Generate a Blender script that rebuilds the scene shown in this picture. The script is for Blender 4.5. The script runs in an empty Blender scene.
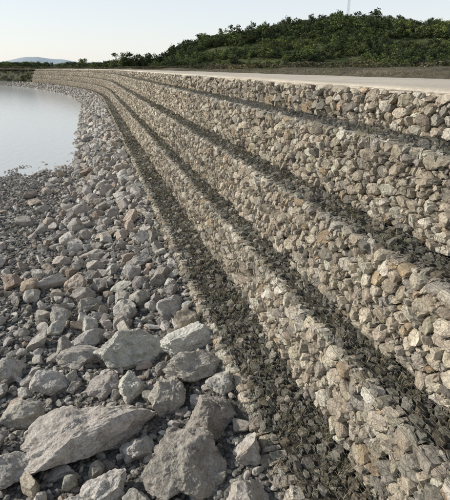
import bpy, bmesh, math, random
import numpy as np
from mathutils import noise, Vector
random.seed(7); rng=np.random.default_rng(7)
sc=bpy.context.scene
sc.view_settings.view_transform='Standard'; sc.view_settings.look='None'; sc.view_settings.exposure=0

# ------------------------------------------------------------------ helpers
R0=215.0; S0=62.0; S1=S0+R0*math.pi/2
def P(s,n,z):
    s=np.asarray(s,float); n=np.asarray(n,float)
    phi=np.clip((s-S0)/R0,0,math.pi/2)
    X=-R0+(R0+n)*np.cos(phi)-np.maximum(s-S1,0)
    Y=np.minimum(s,S0)+(R0+n)*np.sin(phi)
    return np.stack([X,Y,np.broadcast_to(z,X.shape)],-1)
def wob(x,y,k=1.0):
    return (np.sin(x*1.3*k+1.7*np.sin(y*.7*k))+np.sin(y*1.9*k+1.3*np.sin(x*1.1*k+2))+.6*np.sin((x+y)*3.1*k+.5))/2.6

class Acc:
    def __init__(s): s.v=[];s.l=[];s.t=[];s.c=[];s.n=0
    def add(s,v,loops,tot,col):
        s.v.append(v); s.l.append(loops+s.n); s.t.append(tot); s.c.append(col); s.n+=len(v)
    def build(s,name,mat,smooth=False,parent=None):
        v=np.concatenate(s.v).astype(np.float32); l=np.concatenate(s.l).astype(np.int32)
        t=np.concatenate(s.t).astype(np.int32); c=np.concatenate(s.c).astype(np.float32)
        me=bpy.data.meshes.new(name)
        me.vertices.add(len(v)); me.vertices.foreach_set('co',v.ravel())
        me.loops.add(len(l)); me.loops.foreach_set('vertex_index',l)
        me.polygons.add(len(t)); st=np.concatenate([[0],np.cumsum(t)[:-1]]).astype(np.int32)
        me.polygons.foreach_set('loop_start',st)
        try: me.polygons.foreach_set('loop_total',t)
        except Exception: pass
        me.update(calc_edges=True)
        me.polygons.foreach_set('use_smooth',np.full(len(t),smooth))
        a=me.color_attributes.new('col','FLOAT_COLOR','POINT')
        a.data.foreach_set('color',np.concatenate([c,np.ones((len(c),1),np.float32)],1).ravel())
        me.materials.append(mat)
        ob=bpy.data.objects.new(name,me); sc.collection.objects.link(ob)
        if parent: ob.parent=parent
        return ob
def grid_faces(nu,nv):
    i,j=np.meshgrid(np.arange(nu-1),np.arange(nv-1),indexing='ij')
    a=(i*nv+j).ravel()
    return np.stack([a,a+nv,a+nv+1,a+1],1).ravel(), np.full(len(a),4)
def empty(name):
    e=bpy.data.objects.new(name,None); sc.collection.objects.link(e); return e

class M:
    def __init__(s,name,rough=.9,spec=.3):
        s.m=bpy.data.materials.new(name); s.m.use_nodes=True; s.t=s.m.node_tree
        s.b=s.t.nodes['Principled BSDF']; s.b.inputs['Roughness'].default_value=rough
        s.b.inputs['Specular IOR Level'].default_value=spec
    def n(s,ty,**kw):
        x=s.t.nodes.new(ty)
        for k,v in kw.items():
            if k in x.inputs: x.inputs[k].default_value=v
            else: setattr(x,k,v)
        return x
    def l(s,a,b): s.t.links.new(a,b)
    def pos(s): return s.n('ShaderNodeNewGeometry').outputs['Position']
    def noise(s,sc_,det=4,rough=.6,vec=None):
        x=s.n('ShaderNodeTexNoise'); x.inputs['Scale'].default_value=sc_; x.inputs['Detail'].default_value=det
        x.inputs['Roughness'].default_value=rough; s.l(vec or s.pos(),x.inputs['Vector']); return x.outputs['Fac']
    def ramp(s,f,stops):
        r=s.n('ShaderNodeValToRGB'); e=r.color_ramp.elements
        while len(e)<len(stops): e.new(.5)
        for i,(p,c) in enumerate(stops):
            e[i].position=p; e[i].color=(*c,1) if len(c)==3 else c
        s.l(f,r.inputs['Fac']); return r.outputs['Color']
    def mix(s,a,b,f=None,mode='MIX',fac=1.0):
        x=s.n('ShaderNodeMix',data_type='RGBA',blend_type=mode)
        if f is None: x.inputs[0].default_value=fac
        else: s.l(f,x.inputs[0])
        for v,i in ((a,6),(b,7)):
            if isinstance(v,tuple): x.inputs[i].default_value=(*v,1)
            else: s.l(v,x.inputs[i])
        return x.outputs[2]
    def bump(s,h,st,dist,prev=None):
        x=s.n('ShaderNodeBump'); x.inputs['Strength'].default_value=st; x.inputs['Distance'].default_value=dist
        s.l(h,x.inputs['Height'])
        if prev: s.l(prev,x.inputs['Normal'])
        return x.outputs['Normal']
    def attr(s): return s.n('ShaderNodeAttribute',attribute_name='col').outputs['Color']

g=lambda v:(v,v,v)
m=M('stone_mat',.92,.25)
c=m.attr(); c=m.mix(c,m.ramp(m.noise(9,4),[(.3,(.60,.58,.55)),(.5,g(1.0)),(.72,(1.22,1.22,1.2))]),mode='MULTIPLY')
c=m.mix(c,m.ramp(m.noise(45,3,.7),[(.35,g(.68)),(.6,g(1.12))]),mode='MULTIPLY')
c=m.mix(c,(.44,.35,.25),m.ramp(m.noise(3.1,2),[(.57,g(0)),(.75,g(.36))]))
m.l(c,m.b.inputs['Base Color'])
b=m.bump(m.noise(11,7,.7),.9,.045); m.l(b,m.b.inputs['Normal'])
stone=m.m
m=M('soil_mat',.95,.1)
c=m.ramp(m.noise(35,5,.7),[(.3,(.03,.027,.02)),(.5,(.085,.076,.058)),(.7,(.17,.155,.12))])
m.l(c,m.b.inputs['Base Color']); m.l(m.bump(m.noise(50,4,.75),1,.03),m.b.inputs['Normal']); soil=m.m
m=M('gravel_mat',.92,.2)
v=m.n('ShaderNodeTexVoronoi',feature='F1'); v.inputs['Scale'].default_value=24; m.l(m.pos(),v.inputs['Vector'])
c=m.mix(m.ramp(m.noise(1.2,4),[(.35,(.13,.125,.112)),(.65,(.22,.208,.19))]),
        m.ramp(v.outputs['Color'],[(0,g(.55)),(1,g(1.35))]),mode='MULTIPLY')
c=m.mix(c,m.ramp(v.outputs['Distance'],[(.0,g(1.1)),(.55,g(.9)),(.9,g(.45))]),mode='MULTIPLY')
m.l(c,m.b.inputs['Base Color']); m.l(m.bump(v.outputs['Distance'],-1.0,.03),m.b.inputs['Normal'])
x=m.b.inputs['Normal'].links[0].from_node; x.invert=True; x.inputs['Strength'].default_value=.9
gravel=m.m
m=M('road_mat',.9,.2)
c=m.ramp(m.noise(.7,5,.65),[(.3,(.52,.46,.37)),(.6,(.66,.60,.50))])
c=m.mix(c,m.ramp(m.noise(14,5,.75),[(.35,g(.76)),(.65,g(1.06))]),mode='MULTIPLY')
m.l(c,m.b.inputs['Base Color']); m.l(m.bump(m.noise(40,4,.7),.6,.015),m.b.inputs['Normal']); road=m.m
m=M('upland_mat',.95,.1)
c=m.ramp(m.noise(.12,6,.65),[(.35,(.20,.17,.125)),(.52,(.15,.13,.09)),(.65,(.085,.085,.045))])
c=m.mix(c,m.ramp(m.noise(2.5,6,.7),[(.3,g(.45)),(.65,g(1.3))]),mode='MULTIPLY')
m.l(c,m.b.inputs['Base Color']); m.l(m.bump(m.noise(2,6,.7),1,.25),m.b.inputs['Normal']); upland=m.m
m=M('hill_mat',.95,.1)
c=m.ramp(m.noise(.05,6,.65),[(.38,(.055,.07,.03)),(.5,(.09,.11,.045)),(.62,(.14,.15,.07))])
c=m.mix(c,m.ramp(m.noise(.6,6,.75),[(.35,g(.4)),(.6,g(1.3))]),mode='MULTIPLY')
m.l(c,m.b.inputs['Base Color']); m.l(m.bump(m.noise(.7,6,.7),1,1.2),m.b.inputs['Normal']); hillm=m.m
m=M('bank_mat',.95,.1)
c=m.ramp(m.noise(.5,6,.6),[(.4,(.035,.045,.025)),(.6,(.09,.09,.06))])
m.l(c,m.b.inputs['Base Color']); bankm=m.m
m=M('far_hill_haze_mat',1,.0); c=m.ramp(m.noise(.004,6),[(.35,(.44,.52,.57)),(.65,(.50,.57,.61))]); m.l(c,m.b.inputs['Base Color']); farm=m.m  # aerial haze painted into the distant mountains as a pale blue-grey base colour
m=M('water_mat',.13,.6); m.b.inputs['Base Color'].default_value=(.52,.53,.51,1); m.b.inputs['IOR'].default_value=1.36
mp=m.n('ShaderNodeMapping'); mp.inputs['Scale'].default_value=(1.0,.45,1); m.l(m.pos(),mp.inputs['Vector'])
b=m.bump(m.noise(2.2,4,.55,mp.outputs[0]),.4,.05); m.l(b,m.b.inputs['Normal']); water=m.m
m=M('wire_mat',.6,.4); m.b.inputs['Base Color'].default_value=(.18,.175,.165,1); wire=m.m
def fol(name):
    m=M(name,.85,.15); c=m.attr()
    oi=m.n('ShaderNodeObjectInfo')
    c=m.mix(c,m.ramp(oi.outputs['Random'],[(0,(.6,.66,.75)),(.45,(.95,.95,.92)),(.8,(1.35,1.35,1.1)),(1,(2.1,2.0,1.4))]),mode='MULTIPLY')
    m.l(c,m.b.inputs['Base Color']); return m.m
foliage=fol('foliage_mat')
m=M('weed_mat',.9,.1); m.l(m.attr(),m.b.inputs['Base Color']); weedm=m.m
m=M('steel_mat',.5,.5); m.b.inputs['Base Color'].default_value=(.42,.43,.44,1); steel=m.m

# ------------------------------------------------------------------ gabion templates
def clip(poly,nx,ny,d):
    out=[]; k=len(poly)
    for i in range(k):
        a=poly[i]; b=poly[(i+1)%k]
        da=a[0]*nx+a[1]*ny-d; db=b[0]*nx+b[1]*ny-d
        if da<=0: out.append(a)
        if (da<0<db) or (db<0<da):
            t=da/(da-db); out.append((a[0]+t*(b[0]-a[0]),a[1]+t*(b[1]-a[1])))
    return out
WARM=[((.59,.525,.42),5),((.52,.455,.36),5),((.44,.385,.305),3),((.64,.59,.50),4),((.37,.34,.295),2.2),((.49,.385,.26),.8),((.26,.24,.205),1.2)]
GREY=[((.52,.485,.435),5),((.58,.55,.50),4),((.44,.41,.37),4),((.62,.595,.55),2.2),((.51,.44,.365),2),((.34,.32,.295),1.2),((.44,.355,.285),.5)]
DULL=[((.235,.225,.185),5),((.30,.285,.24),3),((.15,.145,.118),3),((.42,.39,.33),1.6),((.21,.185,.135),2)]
def pick(pal):
    c=random.choices([p[0] for p in pal],[p[1] for p in pal])[0]; f=random.uniform(.80,1.15)
    return tuple(min(.70,x*f*random.uniform(.98,1.02)) for x in c)
def template(W,H,rmin,rmax,pal,prot,asp=1.25):
    pts=[]
    tries=int(W*H*6000*(0.06/ ((rmin+rmax)/2))**2*.6)
    for t in range(tries):
        f=t/tries
        r=rmax*(1-f)+rmin*f if random.random()<.6 else random.uniform(rmin,rmax)
        p=(random.uniform(0,W),random.uniform(0,H))
        ok=True
        for q in pts:
            dx=(p[0]-q[0])/asp; dy=(p[1]-q[1])
            if dx*dx+dy*dy<(.86*(r+q[2]))**2: ok=False;break
        if ok: pts.append((p[0],p[1],r))
    res={'hi':Acc(),'lo':Acc()}
    for i,(px,py,r) in enumerate(pts):
        poly=[(0,0),(W,0),(W,H),(0,H)]
        qx=px/asp
        for j,(x2,y2,r2) in enumerate(pts):
            if j==i or abs(x2-px)>.45 or abs(y2-py)>.4: continue
            x2=x2/asp
            nx=2*(x2-qx); ny=2*(y2-py)
            d=(x2*x2+y2*y2-r2*r2)-(qx*qx+py*py-r*r)
            poly=clip(poly,nx/asp,ny,d)
            if len(poly)<3: break
        if len(poly)<3: continue
        q=[]
        for k in range(len(poly)):
            a=poly[k]; b=poly[(k+1)%len(poly)]
            if math.hypot(a[0]-b[0],a[1]-b[1])>.012: q.append(a)
        if len(q)<3: continue
        poly=np.array(q); cen=poly.mean(0)
        rad=np.hypot(*(poly-cen).T).mean()
        if rad<.012: continue
        gap=random.uniform(.004,.013)
        sc_=max(.6,1-gap/rad)
        col=np.array(pick(pal))
        p_=prot*random.uniform(.35,1.4)*min(1.2,rad/.055); base=random.uniform(-.05,.016)
        tilt=np.array([random.uniform(-.5,.5),random.uniform(-.5,.5)])
        for lod in ('hi','lo'):
            if lod=='hi':
                k=len(poly); nx_=np.roll(poly,-1,0); pv=np.roll(poly,1,0)
                f1=np.array([[random.uniform(.04,.24)] for _ in range(k)]); f2=np.array([[random.uniform(.04,.24)] for _ in range(k)])
                ring=np.empty((2*k,2)); ring[0::2]=poly+(pv-poly)*f1; ring[1::2]=poly+(nx_-poly)*f2
                spec=[(.8,-.10,0),(1.0,-.012,.003),(.96,p_*.5,.004),(random.uniform(.66,.88),p_*.95,.007)]
            else:
                ring=poly; spec=[(1.0,-.04,0),(.76,p_,.006)]
            vs=[];k=len(ring); off=rng.normal(0,.07,2)*rad
            for (s1,d1,jt) in spec:
                o=off if s1<.9 and d1>0 else 0
                xy=cen+(ring-cen)*sc_*s1+rng.normal(0,1,(k,2))*jt+o
                dd=base+d1+(((xy-cen)@tilt) if d1>0 else 0)+rng.normal(0,1,k)*jt*.7
                vs.append(np.column_stack([xy,dd]))
            cx=cen+off+rng.normal(0,.2,2)*rad
            vs.append(np.array([[cx[0],cx[1],base+p_*random.uniform(.9,1.15)+(cx-cen)@tilt]]))
            vs=np.concatenate(vs); loops=[];tot=[]
            for ri in range(len(spec)-1):
                for a in range(k):
                    b=(a+1)%k; loops+= [ri*k+a,ri*k+b,(ri+1)*k+b,(ri+1)*k+a]; tot.append(4)
            L=(len(spec)-1)*k
            for a in range(k): loops+=[L+a,L+(a+1)%k,L+k]; tot.append(3)
            res[lod].add(vs,np.array(loops),np.array(tot),np.tile(col,(len(vs),1)))
    out={}
    for lod,a in res.items():
        out[lod]=(np.concatenate(a.v),np.concatenate(a.l),np.concatenate(a.t),np.concatenate(a.c))
    return out
TW=[template(2,1.03,.022,.084,WARM,.042,random.uniform(1.1,1.5)) for _ in range(18)]
TS=[template(2,.52,.022,.080,WARM,.042,random.uniform(1.1,1.5)) for _ in range(12)]
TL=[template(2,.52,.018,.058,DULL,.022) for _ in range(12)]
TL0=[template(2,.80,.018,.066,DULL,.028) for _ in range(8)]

SEND=152.
tiers=[(2.20,1.22,2.25),(2.66,2.25,3.29),(3.18,3.29,4.24),(3.70,4.24,4.75)]
gab=empty('gabion_wall')
A=Acc()
def place_wall(tp,s0,nf,zb,H,h0,lod):
    v,l,t,c=tp[lod]; u=v[:,0]; w=v[:,1]; d=v[:,2].copy()
    if random.random()<.5: u=2-u
    bul=random.uniform(.01,.06)
    d=d+bul*np.sin(np.pi*u/2)**.6*np.sin(np.pi*np.clip(w/h0,0,1))
    e=np.minimum(w,h0-w); d=d-.035*np.clip(1-e/.06,0,1)**2
    ee=np.minimum(u,2-u); d=d-.02*np.clip(1-ee/.05,0,1)**2
    s=s0+u; z=zb+w/h0*H
    z=z+(.018*wob(s*1.0,np.full_like(s,nf*7))+.012*wob(s*5.,s*0+nf))*(w/h0)
    n=nf-d+.025*wob(s*.6+nf*5,z)
    A.add(P(s,n,z),l,t,c*random.uniform(.9,1.06))
def place_ledge(tp,s0,n0,n1,zt,h0,lod,front_ref):
    v,l,t,c=tp[lod]; u=v[:,0]; w=v[:,1]; d=v[:,2]
    if random.random()<.5: u=2-u
    s=s0+u; n=n0+w/h0*(n1-n0)
    e=w; d=d-.03*np.clip(1-e/.07,0,1)**2-.02*np.sin(np.pi*u/2)*np.sin(np.pi*w/h0)+.018*wob(s*1.0,np.full_like(s,front_ref*7))+.012*wob(s*5.,s*0+front_ref)*np.clip(1-w/.2,0,1)
    n=n+.025*wob(s*.6+front_ref*5,np.full_like(s,zt))*np.clip(1-w/h0,0,1)
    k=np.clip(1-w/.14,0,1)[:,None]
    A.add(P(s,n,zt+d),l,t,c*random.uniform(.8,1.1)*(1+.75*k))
s=-6.0
while s<SEND:
    lod='hi' if s<26 else 'lo'
    for (nf,zb,zt) in tiers[:3]: place_wall(random.choice(TW),s,nf,zb,zt-zb,1.03,lod)
    nf,zb,zt=tiers[3]; place_wall(random.choice(TS),s,nf,zb,zt-zb,.52,lod)
    place_wall(random.choice(TS),s,1.42,.70,.52,.52,lod)
    place_ledge(random.choice(TL0),s,1.42,2.22,1.22,.80,lod,1.42)
    for i in range(3): place_ledge(random.choice(TL),s,tiers[i][0],tiers[i+1][0]+.02,tiers[i][2],.52,lod,tiers[i][0])
    s+=2.0
A.build('stones',stone,False,gab)
prof=[(1.50,-1.0),(1.50,1.185),(2.29,1.185),(2.29,2.215),(2.75,2.215),(2.75,3.255),(3.27,3.255),(3.27,4.205),(3.79,4.205),(3.79,4.70),(4.5,4.70)]
ss=np.concatenate([np.arange(-6,30,.5),np.arange(30,SEND+1.5,3.)])
SS,_=np.meshgrid(ss,range(len(prof)),indexing='ij'); pr=np.array(prof)
v=P(SS,np.broadcast_to(pr[:,0],SS.shape),np.broadcast_to(pr[:,1],SS.shape)).reshape(-1,3)
l,t=grid_faces(len(ss),len(prof)); B=Acc(); B.add(v,l,t,np.full((len(v),3),.1)); B.build('core',soil,False,gab)

# wire mesh
Wv=Acc()
def prisms(a,b,r):
    d=b-a; L=np.linalg.norm(d,axis=1,keepdims=True); d=d/np.maximum(L,1e-6)
    ref=np.where(np.abs(d[:,2:3])<.8,np.array([[0,0,1.]]),np.array([[1.,0,0]]))
    x=np.cross(d,ref); x/=np.linalg.norm(x,axis=1,keepdims=True); y=np.cross(d,x)
    vs=[]
    for p in (a,b):
        for k in range(3):
            an=k*2*math.pi/3; vs.append(p+r*(x*math.cos(an)+y*math.sin(an)))
    v=np.stack(vs,1).reshape(-1,3); N=len(a)
    f=np.array([[0,1,4,3],[1,2,5,4],[2,0,3,5]]).ravel()
    l=(np.arange(N)[:,None]*6+f).ravel(); Wv.add(v,l,np.full(N*3,4),np.full((len(v),3),.2))
def hexes(L,H,cw=.085,ch=.11):
    a=[];b=[]; rows=int(L/(ch*.75))+1; cols=int(H/cw)+1
    for i in range(rows):
        for j in range(cols):
            x=i*ch*.75; y=j*cw+(cw/2 if i%2 else 0)
            p0=(x,y);p1=(x+ch*.25,y+cw/2);p2=(x+ch*.25,y-cw/2); p3=(x-ch*.5,y)
            for q in (p1,p2,p3):
                if min(p0[1],q[1])>=0 and max(p0[1],q[1])<=H: a.append(p0);b.append(q)
    return np.array(a),np.array(b)
SE=16.
for nf,zb,zt in tiers+[(1.42,.70,1.22)]:
    a,b=hexes(SE+3,zt-zb); 
    f=lambda q:P(q[:,0]-3,nf-.060+.025*wob((q[:,0]-3)*.6+nf*5,zb+q[:,1])-.02*np.sin(np.pi*q[:,1]/(zt-zb)),zb+q[:,1])
    prisms(f(a),f(b),.0014)
for n0,n1,zt in [(1.42,2.2,1.22),(2.2,2.66,2.25),(2.66,3.18,3.29),(3.18,3.70,4.24)]:
    a,b=hexes(SE+3,n1-n0+.05)
    f=lambda q:P(q[:,0]-3,n0-.04+q[:,1],zt+.03+.018*wob(q[:,0]-3,np.full(len(q),n0*7)))
    prisms(f(a),f(b),.0016)
for nf,zb,zt in tiers+[(1.42,.70,1.22)]:
    s_=np.arange(-4,30,.25)
    f=lambda s_:P(s_,nf-.04+.025*wob(s_*.6+nf*5,zt+0*s_),zt+.012+.018*wob(s_,0*s_+nf*7)-.012*np.abs(np.sin(s_*np.pi/2)))
    prisms(f(s_[:-1]),f(s_[1:]),.0025)
    sv=np.arange(-4,26,2.0); prisms(P(sv,nf-.055+0*sv,zb+0*sv),P(sv,nf-.055+0*sv,zt+0*sv),.0025)
Wv.build('wire_mesh',wire,False,gab)

# ------------------------------------------------------------------ river bank terrain
def zt_(s,n):
    s=np.asarray(s,float); n=np.asarray(n,float)
    rip=1.08-(1.35-n)*.43
    shore=24.2+1.0*wob(n*.35,s*0)
    beach=np.clip(.036*(shore-s),-1.2,.72)
    k=.12; z=np.log(np.exp(rip/k)+np.exp(beach/k))*k
    return np.clip(z,-1.2,1.1)+.05*wob(s*.9,n*1.4)+.03*wob(s*2.3+4,n*2.9)
ss=np.concatenate([np.arange(-14,40,.2),np.arange(40,700,1.5)]); nn=np.concatenate([np.arange(-90,-8,2.),np.arange(-8,1.61,.16)])
SS,NN=np.meshgrid(ss,nn,indexing='ij')
v=P(SS,NN,zt_(SS,NN)).reshape(-1,3); l,t=grid_faces(len(ss),len(nn))
B=Acc(); B.add(v,l,t,np.full((len(v),3),.2)); B.build('gravel_beach',gravel,True)

# ------------------------------------------------------------------ rocks
def ico(sub):
    bm=bmesh.new(); bmesh.ops.create_icosphere(bm,subdivisions=sub,radius=1)
    v=np.array([x.co[:] for x in bm.verts]); f=np.array([[q.index for q in p.verts] for p in bm.faces]); bm.free(); return v,f
IC={k:ico(k) for k in (1,2,3,4,5,6)}
def rockbase(sub,planes=11,seed=0,rough=0.0,hr=(.5,.82)):
    r=np.random.default_rng(seed); v,f=IC[sub]; v=v.copy()
    for i in range(planes):
        d=r.normal(size=3); d/=np.linalg.norm(d); h=r.uniform(*hr)
        o=v@d-h; v=v-np.maximum(o,0)[:,None]*d*.98
    if rough:
        off=Vector(r.uniform(-50,50,3))
        dd=np.array([noise.fractal(Vector(p)*2.0+off,.8,2.1,7)*rough+(noise.ridged_multi_fractal(Vector(p)*1.5+off,.9,2,4,1,2)-1)*rough*.5 for p in v])
        nrm=v/np.linalg.norm(v,axis=1,keepdims=True); v=v+nrm*dd[:,None]
    else: v=v+r.normal(0,.02,v.shape)
    return v,f
def euler(ax,ay,az):
    ca,sa,cb,sb,cc,s2=math.cos(ax),math.sin(ax),math.cos(ay),math.sin(ay),math.cos(az),math.sin(az)
    Rx=np.array([[1,0,0],[0,ca,-sa],[0,sa,ca]]);Ry=np.array([[cb,0,sb],[0,1,0],[-sb,0,cb]]);Rz=np.array([[cc,-s2,0],[s2,cc,0],[0,0,1]])
    return Rz@Ry@Rx
BASES={k:[rockbase(k,12 if k>1 else 3,seed=100*k+i,hr=(.42,.78) if k>1 else (.5,.8)) for i in range(16)] for k in (1,2,3)}
BASES[4]=[rockbase(4,14,seed=400+i,rough=.085,hr=(.42,.78)) for i in range(14)]
riprap=Acc(); 
def put(acc,base,pos,scale,rot,col):
    v,f=base; acc.add((v*np.array(scale))@rot.T+pos,f.ravel(),np.full(len(f),3),np.tile(col,(len(v),1)))
cells={}
def free(x,y,r,k=.8):
    cx,cy=int(x//1),int(y//1)
    for i in (-2,-1,0,1,2):
        for j in (-2,-1,0,1,2):
            for (a,b,c) in cells.get((cx+i,cy+j),()):
                if (a-x)**2+(b-y)**2<(k*(r+c))**2: return False
    return True
def mark(x,y,r): cells.setdefault((int(x//1),int(y//1)),[]).append((x,y,r))
BL=[(-.60,4.55,.88,.44,.34,.12),(.56,3.74,.44,.42,.34,.3),(1.04,4.24,.34,.27,.26,-.2),(.58,4.80,.30,.26,.26,.8),(.22,6.2,.70,.32,.28,.2),
    (1.02,5.12,.42,.25,.2,-.1),(.95,5.86,.44,.32,.26,.1),(-.30,3.72,.36,.25,.22,.5),(-1.28,5.25,.36,.24,.2,.2),(-1.3,4.3,.30,.22,.2,-.3),
    (1.24,3.48,.20,.18,.2,.4),(1.24,4.66,.18,.17,.18,.2),(-.55,6.40,.42,.26,.16,.1),(-1.7,6.4,.28,.22,.2,.6),(.1,5.25,.26,.2,.17,1.0),(-.1,2.9,.4,.3,.25,.2),
    (1.0,2.8,.4,.3,.25,1.2),(-1.2,3.2,.5,.35,.25,.4),(.95,7.2,.3,.24,.22,.4),(.2,7.6,.32,.24,.2,2.0),(1.0,8.4,.33,.24,.22,.9),
    (-1.0,5.85,.30,.22,.18,1.2),(-.25,5.45,.24,.2,.16,.3),(-.6,3.55,.22,.18,.16,1.3),(.08,4.20,.2,.17,.17,.9),(.05,3.45,.18,.15,.15,.1),(-.45,8.2,.34,.24,.2,.7),(.6,9.6,.36,.28,.22,.4)]
for i,(x,y,a,b_,h,yaw) in enumerate(BL):
    base=rockbase(6 if i<8 else 5,16,seed=(2450 if i in(0,1) else (1950 if i==2 else 950))+i,rough=.12,hr=(.45,.8)); z=float(zt_(y,x))
    put(riprap,base,np.array([x,y,z+h*.5]),(a*1.14,b_*1.2,h*1.25),euler(random.uniform(-.22,.22),random.uniform(-.18,.18),yaw),np.array(pick(GREY[:4])))
    for q in (-.55,0,.55): mark(x+q*a*math.cos(yaw),y+q*a*math.sin(yaw),b_*.9)
cnt=0
def scatter(N,s0,s1,n0,n1,rfun,k,lodf,embed,pal=GREY,minz=-.15,filt=None):
    global cnt
    for _ in range(N):
        s=random.uniform(s0,s1); n=random.uniform(n0,n1)
        if filt and not filt(s,n): continue
        r=rfun(s,n)
        if n+r*.8>1.40: continue
        z=float(zt_(s,n))
        if z<minz: continue
        p=P(s,n,z)
        if k>0:
            if not free(p[0],p[1],r,k): continue
            mark(p[0],p[1],r)
        a=r*random.uniform(1.0,1.6);b_=r*random.uniform(.75,1.1);h=r*random.uniform(.55,1.0)
        p[2]+=h*embed
        put(riprap,random.choice(BASES[lodf(s,r)]),p,(a,b_,h),euler(random.gauss(0,.4),random.gauss(0,.4),random.uniform(0,6.3)),np.array(pick(pal))); cnt+=1
lod=lambda s,r:4 if (r>.13 and s<13) else (3 if (s<24 and r>.06) or r>.3 else 2)
inrip=lambda s,n: random.random()<max(.05,min(1,(n+2.1-.02*s)/1.5))
scatter(1500,2,34,-3,1.4,lambda s,n:random.uniform(.16,.30),.82,lod,.55,filt=inrip)
scatter(9000,2,34,-3.5,1.4,lambda s,n:random.uniform(.085,.17),.76,lod,.6,filt=inrip)
scatter(20000,2,30,-4.8,1.4,lambda s,n:random.uniform(.035,.085),.72,lod,.55,filt=lambda s,n:random.random()<max(.3,min(1,(n+2.8)/2)))
scatter(10000,34,110,-1.9,1.4,lambda s,n:random.uniform(.14,.32),.70,lod,.5)
scatter(9000,34,80,-1.9,1.4,lambda s,n:random.uniform(.07,.13),.58,lod,.5)
scatter(2800,110,165,-1.9,1.4,lambda s,n:random.uniform(.2,.4),.7,lod,.5)
riprap.build('riprap_rocks',stone,False)
riprap=Acc()
DG=[((.22,.213,.197),5),((.29,.28,.258),3),((.155,.15,.142),3),((.44,.42,.39),1.4),((.32,.27,.22),.8)]
for _ in range(40000):
    s=2+23*random.random()**1.1; n=random.uniform(-8,1.3)
    if n< -1.2-s*.28: continue
    z=float(zt_(s,n)); r=random.uniform(.016,.042)*(1+s*.03)
    if z<0: continue
    put(riprap,random.choice(BASES[1]),P(s,n,z+r*.3),(r*1.3,r,r*.7),euler(random.gauss(0,.3),random.gauss(0,.3),random.uniform(0,6.3)),np.array(pick(DG)))
riprap.build('gravel_pebbles',stone,False)
print('rocks',cnt)

# ------------------------------------------------------------------ water, ground, road, upland
def sheet(name,x0,x1,y0,y1,z,mat,nx=2,ny=2):
    X,Y=np.meshgrid(np.linspace(x0,x1,nx),np.linspace(y0,y1,ny),indexing='ij')
    v=np.stack([X,Y,np.full_like(X,z)],-1).reshape(-1,3); l,t=grid_faces(nx,ny); B=Acc(); B.add(v,l,t,np.full((len(v),3),.2)); return B.build(name,mat,True)
sheet('river_water',-2500,1.2,-400,S0+R0+3,0,water)
sheet('ground',-6000,6000,-6000,6000,-1.5,soil)
ss=np.concatenate([np.arange(-40,60,.4),np.arange(60,900,3.)])
def strip(name,prof,mat,ss,jit=None,smooth=True):
    pr=np.array(prof,float); SS,_=np.meshgrid(ss,range(len(pr)),indexing='ij')
    n=np.broadcast_to(pr[:,0],SS.shape).copy(); z=np.broadcast_to(pr[:,1],SS.shape).copy()
    if jit: n,z=jit(SS,n,z)
    v=P(SS,n,z).reshape(-1,3); l,t=grid_faces(len(ss),len(pr)); B=Acc(); B.add(v,l,t,np.full((len(v),3),.2)); return B.build(name,mat,smooth)
def rj(S,n,z):
    n=n+np.where(n<3.9,.03*wob(S*1.7,n*0)+.02*wob(S*7,n*0),0)+np.where(n>6.8,.25*wob(S*.5,n*0)+.1*wob(S*2,n*0),0); z=z+np.where(n>3.8,.015*wob(S*.4,n),.01*wob(S*3,n)); return n,z
strip('gravel_road',[(3.72,4.70),(3.70,4.74),(3.74,4.775),(3.95,4.79),(5,4.80),(6,4.80),(6.9,4.79),(7.4,4.76)],road,ss,rj)
def uj(S,n,z):
    z=z+np.where(n>7.6,.10*wob(S*.35,n*.5)+.06*wob(S*1.3,n*1.1)+.1*wob(S*.11,n*.13),0); return n,z
nn=[6.8,7.4,7.9,8.4,9.2,10,11,13,15,17,20,24,28,33,40,50,65,85,120,170,250,400,700,1500,4000]
zz=[4.70,4.72,4.82,4.9,4.95,4.98,5.0,4.98,4.95,4.92,4.9,4.88,4.85]+[4.85]*12
strip('upland_ground',list(zip(nn,zz)),upland,np.concatenate([np.arange(-300,-40,20.),ss,np.arange(900,4000,200.)]),uj)
strip('earth_bank',[(1.1,-1),(1.3,.6),(2.2,1.6),(3.2,2.9),(4.6,4.3),(5.6,4.84),(7.0,4.88)],bankm,np.arange(SEND,900,3.),lambda S,n,z:(n+.25*wob(S*.3,n*1.3)+.15*wob(S*1.1,n),z+.15*wob(S*.5,n)))

# hill
TH=[-20,2,8,11,14,17,20,24,28,32,36,41,50,65,85]; HH=[-3,-2,2,10,15,18,20.5,24,27,25,22.5,21,19,12,-3]
def hz(th,r):
    H=np.interp(np.degrees(th),TH,HH)
    up=np.clip((r-190)/130,0,1); up=up*up*(3-2*up); dn=np.clip((r-330)/250,0,1); dn=1-dn*dn*(3-2*dn)
    x=r*np.sin(th);y=r*np.cos(th)
    return 4.2+H*up*dn+up*dn*(1.5*wob(x*.03,y*.03)+.8*wob(x*.09,y*.08))*np.clip(H/10,0,1)
th=np.radians(np.linspace(-5,88,280)); rr=np.linspace(160,600,120)
T_,R_=np.meshgrid(th,rr,indexing='ij'); Z=hz(T_,R_)
v=np.stack([R_*np.sin(T_),R_*np.cos(T_),Z],-1).reshape(-1,3); l,t=grid_faces(len(th),len(rr)); B=Acc(); B.add(v,l,t,np.full((len(v),3),.1)); B.build('hill',hillm,True)
xs=np.linspace(-2600,1800,200); prof=np.array([(max(0,50*math.exp(-((x+360)/150)**2)+36*math.exp(-((x+120)/160)**2)+40*math.exp(-((x+1100)/500)**2)+22*math.exp(-((x-300)/400)**2)))+12*noise.fractal(Vector((x*.006,0,0)),1,2,4) for x in xs])
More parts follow.
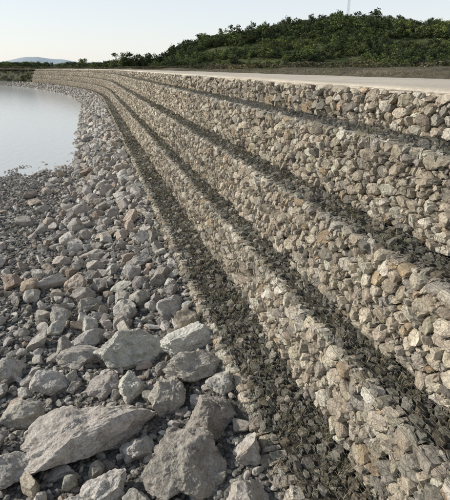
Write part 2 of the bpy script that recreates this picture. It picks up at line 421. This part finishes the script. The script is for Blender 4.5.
v=np.concatenate([np.stack([xs,3000+abs(k)*300+0*xs,4+prof*(1-k*.5 if k>=0 else 0)],-1) for k in (-1,0,2)]); 
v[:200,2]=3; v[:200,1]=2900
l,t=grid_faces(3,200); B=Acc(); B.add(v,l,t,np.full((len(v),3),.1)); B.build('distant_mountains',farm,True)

# ------------------------------------------------------------------ trees
def treemesh(name,H,Wd,nleaf,ls,seed,trunk=True,colb=(.05,.08,.025),lowb=.3):
    r=np.random.default_rng(seed); a=Acc()
    def limb(p,q,r1,r2):
        p=np.array(p,float);q=np.array(q,float); d=(q-p)/np.linalg.norm(q-p); x=np.cross(d,[.3,.9,.1]); x/=np.linalg.norm(x); y=np.cross(d,x)
        k=5; an=np.arange(k)*2*math.pi/k
        v=np.concatenate([p+r1*(np.cos(an)[:,None]*x+np.sin(an)[:,None]*y),q+r2*(np.cos(an)[:,None]*x+np.sin(an)[:,None]*y)])
        l=np.array([[i,(i+1)%k,k+(i+1)%k,k+i] for i in range(k)]).ravel(); a.add(v,l,np.full(k,4),np.tile([.09,.07,.05],(2*k,1)))
    blobs=[]
    nb=12
    for i in range(nb):
        an=r.uniform(0,6.28); rad=Wd*.5*math.sqrt(r.uniform(0,.8)); z=H*r.uniform(lowb,.88)
        k=1-.55*abs(z/H-.45); blobs.append((rad*math.cos(an)*(1.25-z/H*.5),rad*math.sin(an)*(1.25-z/H*.5),z,Wd*r.uniform(.13,.25)*k))
    limb((0,0,-.5),(0,0,H*.45),H*.03,H*.02)
    for b in blobs: limb((0,0,H*r.uniform(.15,.4)),b[:3],H*.012,H*.005)
    N=nleaf; bi=r.integers(0,nb,N); bb=np.array(blobs)[bi]
    d=r.normal(size=(N,3)); d/=np.linalg.norm(d,axis=1,keepdims=True); rad=bb[:,3]*r.uniform(.4,1.25,N)
    c=bb[:,:3]+d*rad[:,None]*np.array([1,1,.85])
    x=r.normal(size=(N,3)); x/=np.linalg.norm(x,axis=1,keepdims=True); y=np.cross(x,r.normal(size=(N,3))); y/=np.linalg.norm(y,axis=1,keepdims=True)
    s=(ls*r.uniform(.5,1.3,N))[:,None]
    v=np.stack([c-x*s,c+y*s*.6,c+x*s,c-y*s*.6],1).reshape(-1,3)
    bt=r.uniform(.7,1.35,nb)[bi]*r.uniform(.8,1.2,N)
    col=np.repeat(np.array(colb)*bt[:,None]*np.array([1,1,1]),4,0)
    a.add(v,np.arange(4*N),np.full(N,4),col)
    ob=a.build(name,foliage,False); sc.collection.objects.unlink(ob); return ob
def coll(name,obs):
    c=bpy.data.collections.new(name)
    for o in obs: c.objects.link(o)
    return c
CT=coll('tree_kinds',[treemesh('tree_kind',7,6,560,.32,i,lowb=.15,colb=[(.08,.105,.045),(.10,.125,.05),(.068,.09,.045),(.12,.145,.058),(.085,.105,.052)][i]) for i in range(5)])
CB=coll('bush_kinds',[treemesh('bush_kind',1.6,2.4,300,.12,50+i,lowb=.1,colb=[(.08,.088,.045),(.13,.115,.07),(.055,.065,.032),(.17,.145,.095)][i]) for i in range(4)])
def instancer(name,pts,scl,c):
    N=len(pts); me=bpy.data.meshes.new(name); me.vertices.add(N); me.vertices.foreach_set('co',np.array(pts,np.float32).ravel())
    a=me.attributes.new('rot','FLOAT_VECTOR','POINT'); rv=np.zeros((N,3),np.float32); rv[:,2]=rng.uniform(0,6.28,N); a.data.foreach_set('vector',rv.ravel())
    a=me.attributes.new('scl','FLOAT_VECTOR','POINT'); a.data.foreach_set('vector',np.array(scl,np.float32).ravel())
    ob=bpy.data.objects.new(name,me); sc.collection.objects.link(ob)
    ng=bpy.data.node_groups.new(name,'GeometryNodeTree')
    ng.interface.new_socket('Geometry',in_out='INPUT',socket_type='NodeSocketGeometry'); ng.interface.new_socket('Geometry',in_out='OUTPUT',socket_type='NodeSocketGeometry')
    gi=ng.nodes.new('NodeGroupInput'); go=ng.nodes.new('NodeGroupOutput'); ip=ng.nodes.new('GeometryNodeInstanceOnPoints')
    ci=ng.nodes.new('GeometryNodeCollectionInfo'); ci.inputs['Collection'].default_value=c; ci.inputs['Separate Children'].default_value=True; ci.inputs['Reset Children'].default_value=True
    def at(nm):
        x=ng.nodes.new('GeometryNodeInputNamedAttribute'); x.data_type='FLOAT_VECTOR'; x.inputs['Name'].default_value=nm; return x.outputs[0]
    ip.inputs['Pick Instance'].default_value=True
    ng.links.new(gi.outputs[0],ip.inputs['Points']); ng.links.new(ci.outputs[0],ip.inputs['Instance'])
    ng.links.new(at('rot'),ip.inputs['Rotation']); ng.links.new(at('scl'),ip.inputs['Scale']); ng.links.new(ip.outputs[0],go.inputs[0])
    md=ob.modifiers.new('inst','NODES'); md.node_group=ng; return ob
pts=[];scl=[]
for _ in range(7600):
    td=random.uniform(7,52); t=math.radians(td); r=random.uniform(205,375); x=r*math.sin(t);y=r*math.cos(t)
    dens=noise.noise(Vector((x*.045,y*.045,3)))
    lim=-.28 if r>262 else (-.08 if r>232 else .0)
    if 12<td<19 and r<275: lim+=.14
    if dens<lim: continue
    pts.append((x,y,float(hz(t,r))-.4)); s=random.uniform(.32,.74); 
    if r<270: s*=.75
    if random.random()<.12: s*=1.55
    scl.append((s*random.uniform(.9,1.4),s*random.uniform(.9,1.4),s*random.uniform(.8,1.25)))
print('hill trees',len(pts))
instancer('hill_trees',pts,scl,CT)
pts=[];scl=[]
for _ in range(1300):
    az=random.uniform(-18,11); t=math.radians(az); r=random.uniform(290,360)
    x=r*math.sin(t);y=r*math.cos(t)
    s=random.uniform(.45,.82)
    if az<2: s*=.8
    if noise.noise(Vector((x*.03,y*.03,8)))<-.12: continue
    pts.append((x,y,4.4)); scl.append((s*1.4,s*1.4,s))
for (az,s) in [(3.3,1.3),(3.8,1.0),(4.5,1.1),(4.9,1.4),(5.4,1.1),(6.1,1.15),(6.7,1.2),(7.3,1.1),(8.6,1.4),(-.6,.9)]:
    t=math.radians(az); pts.append((285*math.sin(t),285*math.cos(t),4.5)); scl.append((s*1.3,s*1.3,s))
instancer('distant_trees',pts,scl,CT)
pts=[];scl=[]
for _ in range(4600):
    s=random.uniform(6,260); n=8.4+80*random.random()**2
    if noise.noise(Vector((s*.05,n*.08,1)))<-.15: continue
    p=P(s,n,4.9); k=random.uniform(.1,.32)*(1+min(n,70)/30); pts.append(tuple(p)); scl.append((k*1.4,k*1.4,k*.65))
for _ in range(900):
    s=random.uniform(SEND,350); n=random.uniform(1.6,6.5); k=random.uniform(.25,.7)
    p=P(s,n,float(np.interp(n,[1.3,2.2,3.2,4.6,5.6],[.6,1.6,2.9,4.3,4.84]))); pts.append(tuple(p)); scl.append((k*1.4,k*1.4,k*.8))
instancer('scrub_bushes',pts,scl,CB)

# ------------------------------------------------------------------ weeds
Wd=Acc()
def tuft(p,h,nb,dry):
    for i in range(nb):
        an=random.uniform(0,6.28); le=random.uniform(.1,.9)*h; hh=h*random.uniform(.4,1); w=.0025+.002*random.random()
        d=np.array([math.cos(an),math.sin(an),0]); q=np.array([-d[1],d[0],0]); p0=p+d*random.uniform(0,.05)
        m_=p0+d*le*.35+np.array([0,0,hh*.65]); e=p0+d*le+np.array([0,0,hh])
        v=np.array([p0-q*w,p0+q*w,m_+q*w*.8,m_-q*w*.8,e])
        c=np.array((.26,.23,.155) if random.random()<dry else (.09,.105,.05))*random.uniform(.6,1.3)
        Wd.add(v,np.array([0,1,2,3,3,2,4]),np.array([4,3]),np.tile(c,(5,1)))
for (n0,n1,z,dn) in [(1.5,2.18,1.22,1200),(2.3,2.64,2.25,650),(2.75,3.16,3.29,650),(3.28,3.68,4.24,500)]:
    for _ in range(dn):
        s=1+27*random.random()**1.2; n=n0+(n1-n0)*(1-random.random()**1.5)
        if noise.noise(Vector((s*1.3,n*2,z)))<-.1: continue
        tuft(P(s,n,z),random.uniform(.03,.10),random.randint(6,14),.72)
for _ in range(500):
    s=random.uniform(3,40); tuft(P(s,random.uniform(7.2,9.5),4.85),random.uniform(.05,.2),10,.8)
Wd.build('weeds',weedm,False)

# ------------------------------------------------------------------ transmission tower
Tw=Acc(); Wv=Tw
az=math.radians(15.6+math.degrees(math.atan(118/485))); bx,by=345*math.sin(az),345*math.cos(az); bz=24.; Ht=44.
def lv(k):
    w=.8*(1-k)+.25*k; z=bz+Ht*k
    return [np.array([bx+i*w,by+j*w,z]) for i,j in ((-1,-1),(1,-1),(1,1),(-1,1))]
K=18
for i in range(K):
    a,b=lv(i/K),lv((i+1)/K)
    for q in range(4):
        prisms(a[q][None],b[q][None],.06); prisms(a[q][None],b[(q+1)%4][None],.025); prisms(b[q][None],b[(q+1)%4][None],.025)
top=lv(1); ap=np.array([[bx,by,bz+Ht+4]])
for q in top: prisms(q[None],ap,.05)
for zf in (.84,.92,.98):
    z=bz+Ht*zf
    for sgn in (-1,1):
        e=np.array([[bx+sgn*2.5,by,z]]); prisms(np.array([[bx,by-.3,z]]),e,.05); prisms(np.array([[bx,by+.3,z]]),e,.05); prisms(np.array([[bx,by,z+1.2]]),e,.04)
Tw.build('transmission_tower',steel)

# ------------------------------------------------------------------ light & camera
SUN_AZ=-64; SUN_EL=29
w=bpy.data.worlds.new('World'); sc.world=w; w.use_nodes=True; nt=w.node_tree; bg=nt.nodes['Background']
sky=nt.nodes.new('ShaderNodeTexSky'); sky.sky_type='NISHITA'; sky.sun_disc=False
sky.sun_elevation=math.radians(SUN_EL); sky.sun_rotation=math.radians(SUN_AZ); sky.dust_density=1.0; sky.air_density=1.0; sky.ozone_density=1.0
tc=nt.nodes.new('ShaderNodeTexCoord'); sx=nt.nodes.new('ShaderNodeSeparateXYZ'); nt.links.new(tc.outputs['Generated'],sx.inputs[0])
rp=nt.nodes.new('ShaderNodeValToRGB'); el=rp.color_ramp.elements
el[0].position=0; el[0].color=(.99,.99,.98,1); el[1].position=.6; el[1].color=(.24,.28,.34,1); e2=el.new(.12); e2.color=(.88,.93,.97,1); e3=el.new(.3); e3.color=(.72,.78,.84,1)
nt.links.new(sx.outputs['Z'],rp.inputs['Fac'])
vm=nt.nodes.new('ShaderNodeVectorMath'); vm.operation='SCALE'; vm.inputs['Scale'].default_value=8.8; nt.links.new(rp.outputs[0],vm.inputs[0])
mx=nt.nodes.new('ShaderNodeMix'); mx.data_type='RGBA'; mx.inputs[0].default_value=.70
nt.links.new(sky.outputs[0],mx.inputs[6]); nt.links.new(vm.outputs[0],mx.inputs[7])
nt.links.new(mx.outputs[2],bg.inputs['Color']); bg.inputs['Strength'].default_value=.12
L=bpy.data.lights.new('sun','SUN'); L.energy=4.0; L.angle=math.radians(1.0); L.color=(1,.93,.82)
lo=bpy.data.objects.new('sun',L); sc.collection.objects.link(lo)
a=math.radians(SUN_AZ); e=math.radians(SUN_EL)
d=Vector((math.sin(a)*math.cos(e),math.cos(a)*math.cos(e),math.sin(e)))
lo.rotation_euler=d.to_track_quat('Z','Y').to_euler()
cam=bpy.data.cameras.new('camera'); co=bpy.data.objects.new('camera',cam); sc.collection.objects.link(co)
co.location=(0,0,5.0); co.rotation_euler=(math.radians(90-22),0,math.radians(-15.6))
cam.sensor_fit='VERTICAL'; cam.sensor_height=36; cam.lens=32.4; cam.clip_end=12000; cam.clip_start=.05
sc.camera=co
